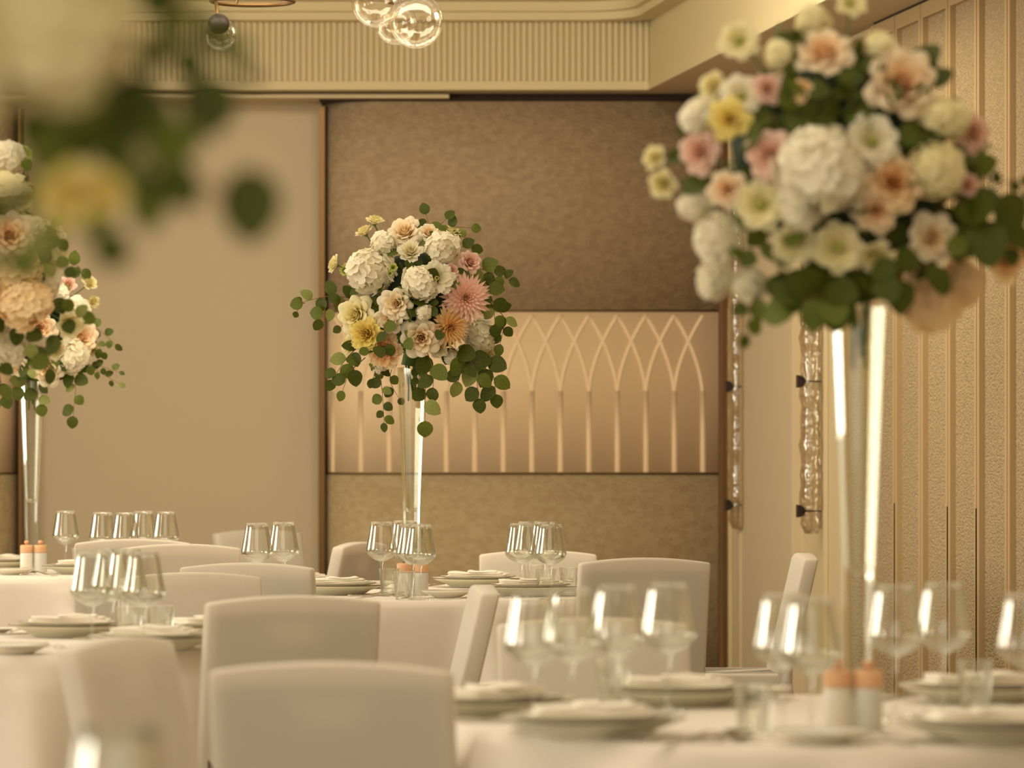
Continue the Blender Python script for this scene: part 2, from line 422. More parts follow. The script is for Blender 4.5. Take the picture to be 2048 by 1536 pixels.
sconce(1470, 2.45, zat(1055, 19.5), (773, 1010), 'long rippled glass wall sconce beside the brown corner strip')
sconce(1618, 2.45, zat(1065, 17.8), (763, 1022), 'long rippled glass wall sconce right of the plain cream pilaster')

# ------------------------------------------------------------------ hanging lamp at the top of the frame
def globe_mesh(r):
    bm = bmesh.new(); bmesh.ops.create_uvsphere(bm, u_segments=32, v_segments=20, radius=r)
    return to_mesh(bm, 'globe', M['globe'])
DL = 15.0
root = tag(empty('chandelier', (at(640, DL).x, DL, 3.6)), 'brass ring chandelier with clear bubble glass globes, hanging at the top', 'chandelier')
def lg(px, py, Y=DL): p = at(px, Y, zat(py, Y)); return p-Vector(root.location)
bm = bmesh.new(); c = lg(505, 2); pts = [(c.x+.145*math.cos(2*PI*k/40), c.y+.145*math.sin(2*PI*k/40)*1.0, c.z-.0) for k in range(41)]
tube(bm, [(x, y, z-.0) for x, y, z in pts], .008, 8)
for k in (3, 13, 23, 33): tube(bm, [pts[k], (c.x, c.y, c.z+.14)], .005, 6)
tube(bm, [(c.x, c.y, c.z+.14), (c.x, c.y, -.002)], .01, 8)
link('brass_ring', to_mesh(bm, 'brass_ring', M['brass']), root)
bm = bmesh.new(); a1 = lg(437, 40); tube(bm, [lg(428, -20), a1], .0065, 8); tube(bm, [lg(428, -20), (c.x-.1, c.y, c.z+.03)], .0065, 8)
link('arm', to_mesh(bm, 'arm', M['brass']), root)
bm = bmesh.new(); lathe(bm, [(0, .02), (.024, .018), (.038, .005), (.038, -.005), (0, -.007)], 24)
o = link('socket_cap', to_mesh(bm, 'socket_cap', M['dark']), root, lg(437, 48, DL-.05)); o.rotation_euler = (1.2, .1, 0)
o = link('globe', globe_mesh(.058), root, lg(441, 68))
for px, py, r, dy in ((832, 42, .098, 0), (752, 6, .088, .12), (792, 48, .076, .3)):
    p = lg(px, py, DL+dy); link('globe', globe_mesh(r), root, p)
    bm = bmesh.new(); tube(bm, [p+Vector((0, 0, r)), (p.x, p.y, -.002)], .006, 8); lathe(bm, [(0, p.z+r+.03), (.028, p.z+r+.02), (.03, p.z+r-.004), (0, p.z+r-.006)], 16, p.x, p.y)
    link('stem', to_mesh(bm, 'stem', M['brass']), root)

# ------------------------------------------------------------------ tables and cloths
TZ = .75
TABLES = {  # centre x, y, radius, description
 'centre': (at(825, 13.85).x-.02, 14.15, .82),
 'rear': (at(64, 16.35).x, 16.42, .85),
 'middle': (-1.42, 10.68, .80),
 'front': (.60, 7.66, .73),
 'fore': (-.56, 3.15, .82),
}
TN = {'centre': 'centre table', 'rear': 'far left table', 'middle': 'left middle table',
      'front': 'front right table', 'fore': 'nearest, off-frame table'}
def make_cloth(R, seed, hang=.235):
    rnd = random.Random(seed); bm = bmesh.new(); n = 216
    ph = [rnd.random()*6.28 for _ in range(6)]
    rings = []
    c = bm.verts.new((0, 0, .004))
    for fr in (.3, .6, .85, .97):
        rings.append([bm.verts.new((R*fr*math.cos(2*PI*k/n), R*fr*math.sin(2*PI*k/n), .004)) for k in range(n)])
    J = 12
    for j in range(J+1):
        t = j/J; ring = []
        for k in range(n):
            th = 2*PI*k/n
            s = math.sin(11*th+ph[0]+.9*math.sin(3*th+ph[1])); fold = (.5+.5*s)**3
            fold2 = math.sin(19*th+ph[2]+1.2*math.sin(2*th+ph[3]))
            corner = abs(math.cos(2*th+ph[4]))**4
            drop = (hang+.05*corner)*t
            rr = R+.006*min(1, j)*1 + t**.8*(.010+.085*fold+.010*fold2)
            zz = .004-drop
            if j == 0: rr = R; zz = .0035
            if j == 1: rr = R+.007; 
            ring.append(bm.verts.new((rr*math.cos(th), rr*math.sin(th), zz)))
        rings.append(ring)
    for k in range(n): bm.faces.new((c, rings[0][k], rings[0][(k+1) % n]))
    for a_, b_ in zip(rings, rings[1:]):
        for k in range(n): bm.faces.new((a_[k], b_[k], b_[(k+1) % n], a_[(k+1) % n]))
    fixn(bm)
    return to_mesh(bm, 'tablecloth', M['cloth'])
for i, (key, (cx, cy, R)) in enumerate(TABLES.items()):
    t = tag(empty('banquet_table', (cx, cy, 0)), f'dark wooden banquet table under the cloth of the {TN[key]}', 'table', 'round banquet tables')
    bm = bmesh.new(); lathe(bm, [(0, TZ-.03), (R-.006, TZ-.03), (R-.002, TZ-.02), (R-.002, TZ-.004), (R-.006, TZ), (0, TZ)], 64)
    link('tabletop', to_mesh(bm, 'tabletop', M['wood_dark'], False), t)
    bm = bmesh.new(); lathe(bm, [(0, .03), (.30, .03), (.28, .055), (.06, .09), (.05, .4), (.06, .66), (.22, TZ-.031), (0, TZ-.031)], 32); link('pedestal', to_mesh(bm, 'pedestal', M['wood_dark']), t)
    bm = bmesh.new(); lathe(bm, [(0, 0), (.32, 0), (.32, .022), (.30, .031), (0, .031)], 32); link('foot', to_mesh(bm, 'foot', M['dark']), t)
    o = link('tablecloth', make_cloth(R, 11+i, .36 if key == 'middle' else .235), None, (cx, cy, TZ))
    tag(o, f'pale linen tablecloth hanging in folds over the {TN[key]}', 'tablecloth', 'linen tablecloths')

# ------------------------------------------------------------------ chairs
CW, CH = .42, .865
def chair_meshes():
    SL = math.tan(math.radians(13)); th = .05; zs = .45
    def yb(z): return -(z-zs)*SL if z > zs else -(zs-z)*.10   # rake of the back, -y is behind the sitter
    # cover: back slab + seat skirt as one cloth
    bm = bmesh.new(); nx, nz = 14, 22
    def pt(i, j, side):
        x = -1+2*i/nx; z = (CH-.016)*j/nz
        wv = CW/2*(1+.03*(1-z/CH))
        zz = z+(.016*(1-x*x))*(j/nz)**6
        y = yb(z)+(0 if side == 0 else th)
        if side == 0: y -= .008*(1-x*x)*math.sin(PI*min(1, z/CH)) - .004*math.sin(3*x+z*9)*(1-(j/nz))
        else: y += .006*(1-x*x)
        return (x*wv, y, zz+.006)
    g0 = [[bm.verts.new(pt(i, j, 0)) for j in range(nz+1)] for i in range(nx+1)]
    g1 = [[bm.verts.new(pt(i, j, 1)) for j in range(nz+1)] for i in range(nx+1)]
    for i in range(nx):
        for j in range(nz):
            bm.faces.new((g0[i][j], g0[i+1][j], g0[i+1][j+1], g0[i][j+1])); bm.faces.new((g1[i][j], g1[i][j+1], g1[i+1][j+1], g1[i+1][j]))
        bm.faces.new((g0[i][nz], g0[i+1][nz], g1[i+1][nz], g1[i][nz])); bm.faces.new((g0[i][0], g1[i][0], g1[i+1][0], g0[i+1][0]))
    for j in range(nz):
        bm.faces.new((g0[0][j], g0[0][j+1], g1[0][j+1], g1[0][j])); bm.faces.new((g0[nx][j], g1[nx][j], g1[nx][j+1], g0[nx][j+1]))
    fixn(bm)
    ed = [e for e in bm.edges if len(e.link_faces) == 2 and e.calc_face_angle() > .9]
    bmesh.ops.bevel(bm, geom=ed, offset=.008, segments=2, affect='EDGES', profile=.5)
    # skirt
    n = 60; rings = []
    for zi, zz in enumerate((zs+.012, zs+.012, zs+.002, zs-.03, .3, .15, .006)):
        ring = []
        ins = (.03, .012, .002, 0, 0, 0, 0)[zi]; t = max(0, (zs-zz)/zs)
        for k in range(n):
            s = 4*k/n; e = int(s) % 4; f = s-int(s)
            hx, y0, y1 = CW/2-ins, .03+ins*.5, .46-ins
            cs = [(-hx, y0), (hx, y0), (hx, y1), (-hx, y1)]
            p = Vector(cs[e]).lerp(Vector(cs[(e+1) % 4]), f)
            c = Vector((0, .24)); d = (p-c).normalized(); p = p+d*(.012+.018*math.sin(k*.9+.5*math.sin(k*.37)))*t
            ring.append(bm.verts.new((p.x, p.y, zz)))
        rings.append(ring)
    bm.faces.new(rings[0])
    for a_, b_ in zip(rings, rings[1:]):
        for k in range(n): bm.faces.new((a_[k], a_[(k+1) % n], b_[(k+1) % n], b_[k]))
    cover = to_mesh(bm, 'chair_cover', M['cover'])
    # back board with a hand hole near its top, inside the cover
    bm = bmesh.new(); y0, y1 = .014, .034
    def slab(pts):   # pts (x,z) ccw
        f0 = [bm.verts.new((x, yb(z)+y0, z)) for x, z in pts]; f1 = [bm.verts.new((x, yb(z)+y1, z)) for x, z in pts]
        bm.faces.new(f0); bm.faces.new(f1[::-1])
        for i in range(len(pts)): bm.faces.new((f0[i], f1[i], f1[(i+1) % len(pts)], f0[(i+1) % len(pts)]))
    hw, tp, zt, zb = CW/2-.018, CH-.03, CH-.052, CH-.10
    slab([(-hw, .40), (hw, .40), (hw, zb), (-hw, zb)])
    slab([(-hw, zt), (hw, zt), (hw, tp), (-hw, tp)])
    slab([(-hw, zb), (-.045, zb), (-.075, zt), (-hw, zt)]); slab([(.045, zb), (hw, zb), (hw, zt), (.075, zt)])
    fixn(bm); board = to_mesh(bm, 'back_board', M['wood_dark'], False)
    bm = bmesh.new(); box(bm, -CW/2+.03, CW/2-.03, .05, .43, zs-.05, zs+.004); pad = to_mesh(bm, 'seat_pad', M['foam'], False)
    bm = bmesh.new(); box(bm, -.016, .016, -.016, .016, .001, zs-.05); leg = to_mesh(bm, 'leg', M['wood_dark'], False)
    return cover, board, pad, leg
CM = chair_meshes()
def chair(px, Y, top, deg, label, lift=None):
    """px, Y = where the top centre of the back stands; top = its image height; deg = facing, 0 away from the camera, 90 to the right"""
    zt = zat(top, Y); sz = zt/(CH+.006)
    fx, fy = math.sin(math.radians(deg)), math.cos(math.radians(deg))
    sl = (CH-.45)*math.tan(math.radians(13))
    p = at(px, Y)
    root = tag(empty('banquet_chair', (p.x+fx*sl, p.y+fy*sl, 0), -math.radians(deg)), label, 'chair', 'covered banquet chairs')
    root.scale = (1, 1, sz)
    link('chair_cover', CM[0], root); link('back_board', CM[1], root); link('seat_pad', CM[2], root)
    for sx in (-1, 1):
        for sy in (.08, .42): link('leg', CM[3], root, (sx*(CW/2-.04), sy, 0))
    return root
chair(490, 13.15, 1126, 10, 'covered chair with its back to us, left of the centre table glasses')
chair(363, 14.85, 1088, -12, 'covered chair with its back to us, second from left in the rear row')
chair(265, 15.5, 1078, -4, 'covered chair hiding the bases of four glasses on the far left table')
chair(507, 18.6, 1059, 148, 'small pale covered chair standing far back against the plain wall')
chair(735, 16.4, 1084, -68, 'covered chair turned sideways behind the centre table, left of the tall vase')
chair(1075, 15.32, 1100, 177, 'pale covered chair facing us behind the centre table')
chair(1293, 13.4, 1116, -11, 'covered chair with its back to us at the right of the centre table')
chair(1627, 14.8, 1106, -92, 'covered chair seen edge-on near the right hand wall')
chair(990, 11.5, 1170, -95, 'covered chair seen edge-on in front of the centre table')
chair(592, 10.05, 1192, -17, 'covered chair with a pale gleam at its top, in front of the centre table')
chair(657, 7.3, 1326, 7, 'large blurred covered chair at the bottom, nearest of those turned away')
chair(205, 8.45, 1274, 112, 'blurred covered chair turned sideways at the bottom left')
chair(1183, 9.35, 1234, 174, 'covered chair behind the glasses of the front right table')
chair(378, 12.75, 1144, 164, 'pale covered chair facing us behind the left middle table')

# ------------------------------------------------------------------ tableware prototypes
def glass_profile():
    out = [(0, .0035), (.012, .004), (.034, .0008), (.037, .0), ]
    return None
def wine_glass_meshes():
    bm = bmesh.new()
    lathe(bm, [(.0, 0), (.036, 0), (.037, .0012), (.030, .003), (.010, .0055), (.0045, .011), (.0036, .03), (.0034, .075), (.0042, .098), (.0075, .107)], 32)
    stem = to_mesh(bm, 'stem', M['glass'])
    bm = bmesh.new()
    lathe(bm, [(.0, .106), (.0075, .107), (.024, .114), (.040, .124), (.049, .134), (.0515, .142), (.0505, .150), (.044, .185), (.0375, .222), (.0352, .237), (.0345, .2374), (.0366, .222), (.043, .185), (.0494, .150), (.0504, .142), (.048, .135), (.039, .1255), (.023, .1158), (0, .1105)], 48)
    bowl = to_mesh(bm, 'bowl', M['glass'])
    return stem, bowl
WG = wine_glass_meshes()
bm = bmesh.new(); lathe(bm, [(0, 0), (.025, 0), (.0265, .002), (.034, .088), (.0338, .0895), (.0328, .0885), (.0252, .010), (0, .008)], 40); TUMB = to_mesh(bm, 'tumbler', M['glass'])
bm = bmesh.new(); lathe(bm, [(0, .012), (.07, .012), (.078, .016), (.150, .030), (.1565, .0315), (.1565, .0335), (.149, .033), (.080, .0205), (.07, .0165), (0, .0165)], 56); PLATE_T = to_mesh(bm, 'well', M['porcelain'])
bm = bmesh.new(); lathe(bm, [(0, .0), (.088, .0), (.094, .003), (.112, .014), (.146, .0262), (.156, .0312), (.150, .0300), (.078, .016), (.07, .012), (0, .012)], 56); PLATE_B = to_mesh(bm, 'underside', M['celadon'])
bm = bmesh.new(); tube(bm, [(.1568*math.cos(2*PI*k/64), .1568*math.sin(2*PI*k/64), .0322) for k in range(65)], .0015, 6); PLATE_R = to_mesh(bm, 'rim', M['rim'])
bm = bmesh.new(); lathe(bm, [(0, .004), (.06, .004), (.062, 0), (.07, 0), (.075, .008), (.128, .018), (.1315, .0195), (.1305, .021), (.075, .013), (0, .012)], 56); SIDE = to_mesh(bm, 'plate', M['porcelain'])
bm = bmesh.new(); tube(bm, [(.1312*math.cos(2*PI*k/64), .1312*math.sin(2*PI*k/64), .0205) for k in range(65)], .0012, 6); SIDE_R = to_mesh(bm, 'rim', M['rim'])
bm = bmesh.new(); lathe(bm, [(0, 0), (.04, 0), (.044, .003), (.078, .019), (.083, .0225), (.081, .0235), (.044, .008), (.0, .006)], 44); BREAD = to_mesh(bm, 'bread_plate', M['porcelain'])
def napkin_mesh(seed):
    rnd = random.Random(seed); bm = bmesh.new()
    for li, (wx, wy, z0, h, sk) in enumerate(((.105, .052, 0, .006, 0), (.100, .048, .0055, .006, .004), (.094, .045, .011, .006, -.004), (.05, .04, .0165, .005, .02))):
        nx, ny = 16, 8; top = []; bot = []
        for i in range(nx+1):
            x = (-1+2*i/nx); a_, b_ = [], []
            for j in range(ny+1):
                y = -1+2*j/ny; ed = max(abs(x), abs(y))**8
                wz = .0025*math.sin(x*4+seed+li)+.0015*math.sin(y*5+seed)
                X_, Y_ = x*wx+sk, y*wy*(1+.1*math.sin(3*x+seed))
                a_.append(bm.verts.new((X_, Y_, z0+h*(1-.5*ed)+max(0, wz)+.003*x*x))); b_.append(bm.verts.new((X_, Y_, z0+h*.5*ed*.9)))
            top.append(a_); bot.append(b_)
        for i in range(nx):
            for j in range(ny):
                bm.faces.new((top[i][j], top[i+1][j], top[i+1][j+1], top[i][j+1])); bm.faces.new((bot[i][j], bot[i][j+1], bot[i+1][j+1], bot[i+1][j]))
            bm.faces.new((bot[i][0], bot[i+1][0], top[i+1][0], top[i][0])); bm.faces.new((top[i][ny], top[i+1][ny], bot[i+1][ny], bot[i][ny]))
        for j in range(ny):
            bm.faces.new((bot[0][j], top[0][j], top[0][j+1], bot[0][j+1])); bm.faces.new((bot[nx][j], bot[nx][j+1], top[nx][j+1], top[nx][j]))
    fixn(bm); return to_mesh(bm, 'napkin', M['napkin'])
NAPK = [napkin_mesh(s) for s in (1, 3, 5)]
def outline_plate(bm, pts, zf, th=.002):
    """flat tool: centre line points (y, half width), zf(y) = height"""
    rows = []
    for y, hw in pts:
        z = zf(y); rows.append([bm.verts.new(p) for p in ((-hw, y, z), (hw, y, z), (hw, y, z+th), (-hw, y, z+th))])
    for a_, b_ in zip(rows, rows[1:]):
        for k in range(4): bm.faces.new((a_[k], a_[(k+1) % 4], b_[(k+1) % 4], b_[k]))
    bm.faces.new(rows[0][::-1]); bm.faces.new(rows[-1])
def knife_mesh():
    bm = bmesh.new(); outline_plate(bm, [(-.115, .004), (-.11, .008), (-.06, .0075), (0, .006), (.004, .009), (.05, .0105), (.09, .009), (.108, .004), (.113, .0008)], lambda y: .001+.002*max(0, -y/.1), .003); fixn(bm); return to_mesh(bm, 'knife', M['steel'])
def fork_mesh():
    bm = bmesh.new(); zf = lambda y: .002+.010*math.sin(max(0, min(1, (y+.02)/.10))*PI)*.9
    outline_plate(bm, [(-.10, .005), (-.09, .009), (-.05, .006), (0, .0035), (.03, .0035), (.045, .011), (.055, .0125)], zf, .002)
    for k in range(4):
        x = -.0105+.007*k
        tube(bm, [(x, .054, zf(.054)+.001), (x, .075, zf(.075)+.001), (x*.9, .098, zf(.098)+.003)], .0018, 5, .001)
    fixn(bm); return to_mesh(bm, 'fork', M['steel'])
def spoon_mesh():
    bm = bmesh.new(); zf = lambda y: .002+.012*math.sin(max(0, min(1, (y+.06)/.11))*PI)*.9
    outline_plate(bm, [(-.10, .005), (-.09, .009), (-.05, .006), (0, .0035), (.035, .0035), (.045, .006)], zf, .002)
    n = 18; rings = []
    for r in (0, .35, .7, 1):
        rings.append([bm.verts.new((.0215*r*math.cos(2*PI*k/n), .072+.034*r*math.sin(2*PI*k/n), .0018+.012*r*r)) for k in range(n)] if r else [bm.verts.new((0, .072, .0012))])
    for k in range(n): bm.faces.new((rings[0][0], rings[1][k], rings[1][(k+1) % n]))
    for a_, b_ in zip(rings[1:], rings[2:]):
        for k in range(n): bm.faces.new((a_[k], b_[k], b_[(k+1) % n], a_[(k+1) % n]))
    fixn(bm); return to_mesh(bm, 'spoon', M['steel'])
KN, FK, SP = knife_mesh(), fork_mesh(), spoon_mesh()
SURF = TZ+.0042
POS = {}
def put(name, me, x, y, z, rz, label, cat, group, sc_=1, rx=0):
    o = link(name, me, None, (x, y, z), (rx, 0, rz), sc_)
    return tag(o, label, cat, group)
def dinner_plate(x, y, where):
    r = tag(empty('dinner_plate', (x, y, SURF)), f'deep pale green dinner plate {where}', 'plate', 'deep dinner plates')
    link('well', PLATE_T, r); link('underside', PLATE_B, r); link('rim', PLATE_R, r)
    s = tag(empty('side_plate', (x, y, SURF+.018)), f'flat dark-rimmed plate stacked {where}', 'plate', 'flat upper plates')
    link('plate', SIDE, s); link('rim', SIDE_R, s)
def setting(tab, px, Y, where, napkin_deg=0, tools=(1, 1, 1), bread=None, top=True):
    """place setting at plate centre (px, Y); tools = fork, knife, spoon drawn either side, aligned to the table centre"""
    cx, cy, R = TABLES[tab]; p = at(px, Y); x, y = p.x, p.y
    d = Vector((x-cx, y-cy)); d = d.normalized() if d.length > .01 else Vector((0, -1))
    ang = math.atan2(-d.y, -d.x)-PI/2
    where = f'{where} of the {TN[tab]}'
    dinner_plate(x, y, where)
    i = int(px) % 3
    put('napkin', NAPK[i], x, y, SURF+.018+.0155, napkin_deg, f'folded white napkin on the plate {where}', 'napkin', 'folded napkins')
    side = Vector((-d.y, d.x))
    for on, me, nm, off in zip(tools, (FK, KN, SP), ('fork', 'knife', 'spoon'), (-.185, .185, .222)):
        if not on: continue
        q = Vector((x, y))+side*off
        if (q-Vector((cx, cy))).length > R-.10:
            q = Vector((cx, cy))+(q-Vector((cx, cy))).normalized()*(R-.125)
        put(nm, me, q.x, q.y, SURF+.0003, ang, f'steel {nm} by the plate {where}', nm, f'table {nm}s')
setting('centre', 672, 13.92, 'at the left front', .15)
setting('centre', 955, 14.62, 'right behind the vase', -.1)
setting('centre', 1060, 13.80, 'at the right front', .1)
setting('centre', 1215, 14.3, 'at the far right', .6)
setting('centre', 590, 14.45, 'at the far left', -.5)
setting('rear', -8, 16.75, 'left of the mills', 0)
setting('rear', 168, 16.1, 'at the right front', .1)
setting('middle', 140, 10.9, 'at the back', .1)
setting('middle', 306, 10.24, 'at the right front', -.1)
setting('middle', 425, 10.85, 'at the far right', .6)
setting('front', 1185, 7.2, 'at the left front', .1)
setting('front', 1355, 8.06, 'at the back left', -.1)
setting('front', 1985, 7.08, 'at the right front', .1)
setting('front', 985, 7.74, 'at the far left', .9)
setting('front', 1960, 8.15, 'at the back right', .2)
def bread(tab, px, Y, where, rz=.5, knife=True):
    p = at(px, Y); w_ = f'{where} of the {TN[tab]}'
    put('bread_plate', BREAD, p.x, p.y, SURF, 0, f'small white bread plate {w_}', 'plate', 'bread plates')
    if knife: put('butter_knife', KN, p.x, p.y, SURF+.0235, rz, f'butter knife across the bread plate {w_}', 'knife', 'butter knives', .72)
bread('centre', 895, 13.62, 'just right of the mills', -1.2)
bread('centre', 742, 14.5, 'at the back left', 1.1)
bread('rear', 24, 16.0, 'in front of the mills', 1.3)
bread('middle', 30, 10.0, 'at the front left', 1.3)
bread('middle', 400, 10.5, 'between the two right plates', 1.2)
bread('front', 1640, 7.02, 'in front of the mills', 1.3)
bread('front', 1500, 8.25, 'at the back', 1.3)
# loose cutlery that the photo shows by itself
def loose(me, nm, px, Y, rz, lab): p = at(px, Y); put(nm, me, p.x, p.y, SURF+.0003, rz, lab, nm, f'table {nm}s')
loose(SP, 'spoon', 770, 13.55, -1.15, 'steel dessert spoon lying in front of the left glasses on the centre table')
loose(FK, 'fork', 935, 13.48, -1.3, 'steel dessert fork beside the bread plate on the centre table')
loose(SP, 'spoon', 905, 13.95, -1.5, 'steel dessert spoon behind the bread plate on the centre table')
loose(FK, 'fork', 75, 15.85, .9, 'steel fork in front of the mills on the far left table')
loose(SP, 'spoon', 115, 10.15, 1.2, 'steel dessert spoon at the front of the left middle table')
loose(FK, 'fork', 1330, 7.05, 1.2, 'steel dessert fork at the front of the front right table')
loose(SP, 'spoon', 1400, 7.03, -1.2, 'steel dessert spoon at the front of the front right table')
loose(FK, 'fork', 1800, 7.05, 1.2, 'steel fork right of the mills on the front right table')

ORD = ['first', 'second', 'third', 'fourth', 'fifth', 'sixth', 'seventh', 'eighth', 'ninth', 'tenth', 'eleventh']
def wine_glasses(tab, lst):
    lst = sorted(lst)
    for i, (px, Y) in enumerate(lst):
        p = at(px, Y)
        r = tag(empty('wine_glass', (p.x, p.y, SURF)), f'clear stemmed wine glass, {ORD[i]} from the left on the {TN[tab]}' if len(lst) > 1 else f'clear stemmed wine glass on the {TN[tab]}', 'glass', 'stemmed wine glasses')
        link('bowl', WG[1], r); link('stem', WG[0], r)
wine_glasses('centre', [(514, 13.72), (567, 13.87), (763, 13.94), (808, 14.15), (824, 13.55), (840, 13.45), (1042, 13.66), (1058, 13.97), (1088, 13.9), (1101, 13.5)])
wine_glasses('rear', [(131, 16.2), (205, 15.85), (250, 15.78), (287, 16.1), (331, 15.98)])
wine_glasses('middle', [(184, 10.12), (224, 10.42), (252, 10.36), (288, 10.06)])
wine_glasses('front', [(1066, 7.44), (1142, 7.55), (1233, 7.72), (1336, 7.85), (1566, 7.32), (1622, 7.14), (1790, 7.76), (1886, 7.86), (2052, 7.32)])
wine_glasses('fore', [(238, 3.88)])
def tumblers(tab, lst):
    lst = sorted(lst)
    for i, (px, Y) in enumerate(lst):
        p = at(px, Y); put('tumbler', TUMB, p.x, p.y, SURF, 0, f'plain straight water tumbler, {ORD[i]} from the left on the {TN[tab]}', 'glass', 'water tumblers')
tumblers('centre', [(779, 13.75), (808, 13.45), (1068, 14.15), (1092, 13.75), (1139, 13.85)])
tumblers('rear', [(160, 16.45)])
tumblers('middle', [(258, 10.55), (322, 10.62)])
tumblers('front', [(1508, 7.2), (1950, 7.95), (1225, 8.0)])
# pepper and salt mills
bm = bmesh.new(); lathe(bm, [(0, 0), (.0245, 0), (.025, .002), (.025, .072), (.0245, .074), (0, .074)], 40); MB_ = [to_mesh(bm.copy(), 'mill_body', M['ceramic']), to_mesh(bm, 'mill_body', M['ceramic_g'])]
bm = bmesh.new(); lathe(bm, [(0, .075), (.0238, .075), (.0246, .077), (.025, .098), (.0238, .1035), (.019, .105), (0, .105)], 40); MH = to_mesh(bm, 'wooden_cap', M['beech'])
bm = bmesh.new(); lathe(bm, [(0, .104), (.004, .104), (.005, .108), (.0085, .111), (.0095, .116), (.007, .121), (0, .1225)], 24); MK = [to_mesh(bm.copy(), 'knob', M['beech']), to_mesh(bm, 'knob', M['dark'])]
def mills(tab, px, Y):
    for i, sx in enumerate((-1, 1)):
        p = at(px, Y)+Vector((sx*.0262, 0, SURF))
        r = tag(empty('pepper_mill' if i == 0 else 'salt_mill', p), f'{"left" if i == 0 else "right"} white mill with a pale wooden top on the {TN[tab]}', 'mill', 'white and wood mills')
        link('mill_body', MB_[i], r); link('wooden_cap', MH, r); link('knob', MK[1-i] if tab == 'centre' else MK[0], r)
mills('centre', 825, 13.83); mills('rear', 67, 16.3); mills('middle', -128, 10.5); mills('front', 1706, 7.33)

# ------------------------------------------------------------------ tall trumpet vases
def vase(tab, px, Y, htop):
    bm = bmesh.new(); H = htop-SURF
    k = H/.75
    lathe(bm, [(0, 0), (.058, 0), (.060, .003), (.050, .009), (.030, .018), (.024, .035), (.0235, .06*k), (.0285, .28*k), (.038, .52*k), (.0475, H-.002), (.047, H), (.0435, H-.001), (.0340, .52*k), (.0235, .285*k), (.018, .272*k), (0, .268*k)], 13)
    me = to_mesh(bm, 'trumpet_vase', M['vase'], False)
    p = at(px, Y, SURF); o = link('trumpet_vase', me, None, p, (0, 0, math.radians(-3.4 if Y < 10 else -10.4)))
    return tag(o, f'tall faceted clear glass trumpet vase on the {TN[tab]}', 'vase', 'tall glass vases')
VTOP = {'centre': zat(735, 14.0), 'rear': zat(762, 16.45), 'middle': 1.49, 'front': zat(612, 7.5), 'fore': 1.49}
VP = {'centre': (823, 14.0), 'rear': (63, 16.45), 'middle': (-130, 10.66), 'front': (1716, 7.52), 'fore': (-400, 3.15)}
for kx, (px, Y) in VP.items(): vase(kx, px, Y, VTOP[kx])

# ------------------------------------------------------------------ flower prototypes (unit radius, face towards +Z)
def petal(bm, az, r0, L, width, t0, t1, nu=5, nv=4, tip=.15, ruf=0, rnd=None, z0=0, curl=0, mi=0, point=0, taper=.45):
    """patch that wraps round the flower axis. t0,t1 = lean from the axis at foot and tip"""
    rho, h = r0, z0; rows = []; step = L/nu; ph = rnd.random()*6.28 if rnd else 0
    path = [(rho, h)]
    for i in range(nu):
        s = (i+.5)/nu; t = t0+(t1-t0)*s + (curl*max(0, s-.7)/.3)
        rho += step*math.sin(t); h += step*math.cos(t); path.append((max(.015, rho), h))
    for i, (rr, hh) in enumerate(path):
        s = i/nu
        if point: wv = width*(math.sin(PI*min(1, .12+.6*s)))*(1-s**3)+.002
        else: wv = width*(.35+.65*math.sin(PI*.5*min(1, s*1.5)))*(1-taper*max(0, s-.55)/.45)
        row = []
        for j in range(nv+1):
            v = -1+2*j/nv; d = min(1.25, wv/max(rr, .08))
            a_ = az+v*d
            hz = hh-tip*v*v*L*s; rr2 = rr-(.06*v*v*L if not point else -.03*v*v)
            if ruf: 
                q = math.sin(v*7+ph)*ruf*s*s; hz += q; rr2 += .6*math.sin(v*9+ph*2)*ruf*s*s
            row.append(bm.verts.new((rr2*math.cos(a_), rr2*math.sin(a_), hz)))
        rows.append(row)
    for a_, b_ in zip(rows, rows[1:]):
        for j in range(nv): bm.faces.new((a_[j], a_[j+1], b_[j+1], b_[j])).material_index = mi
def rose_bm(seed, opened=1.0):
    rnd = random.Random(seed); bm = bmesh.new(); n = 36
    for k in range(n):
        t = k/(n-1); u = t**1.35
        petal(bm, k*2.4+rnd.random()*.5, .03+.24*u, .82+.26*u, .14+.56*u, math.radians(3+46*u*opened), math.radians(-14+80*u*opened), 6, 6, rnd=rnd, tip=.06+.10*t, z0=-.46-.02*u, curl=math.radians(95)*t**1.5, taper=.42+.18*t)
    return bm
def calyx(bm, r=.25, z=-.6, mi=0):
    lathe(bm, [(0, z-.12), (.08, z-.1), (r, z+.12), (r*.5, z+.16), (0, z+.1)], 10, mi=mi)
def carnation_bm(seed):
    rnd = random.Random(seed); bm = bmesh.new(); n = 30
    for k in range(n):
        t = k/(n-1)
        petal(bm, k*2.4+rnd.random()*.5, .03+.10*t, .72+.22*t, .20+.30*t, math.radians(4+42*t), math.radians(-6+92*t), 5, 6, rnd=rnd, tip=.03, ruf=.07, z0=-.55)
    return bm
def lisianthus_bm(seed):
    rnd = random.Random(seed); bm = bmesh.new(); n = 15
    for k in range(n):
        t = .35+.65*k/(n-1)
        petal(bm, k*2.4+rnd.random()*.4, .12, .82+.24*t, .52, math.radians(26+26*t), math.radians(40+62*t), 5, 6, rnd=rnd, tip=.05, ruf=.055, z0=-.45)
    return bm
def dahlia_bm(seed):
    rnd = random.Random(seed); bm = bmesh.new(); n = 120
    for k in range(n):
        t = (k/(n-1))
        petal(bm, k*2.39996, .03+.12*t, .22+.82*t**.7, .05+.075*t, math.radians(6+78*t), math.radians(-22+128*t+rnd.uniform(-6, 6)), 4, 2, tip=-.02, z0=.14-.36*t, point=1)
    return bm
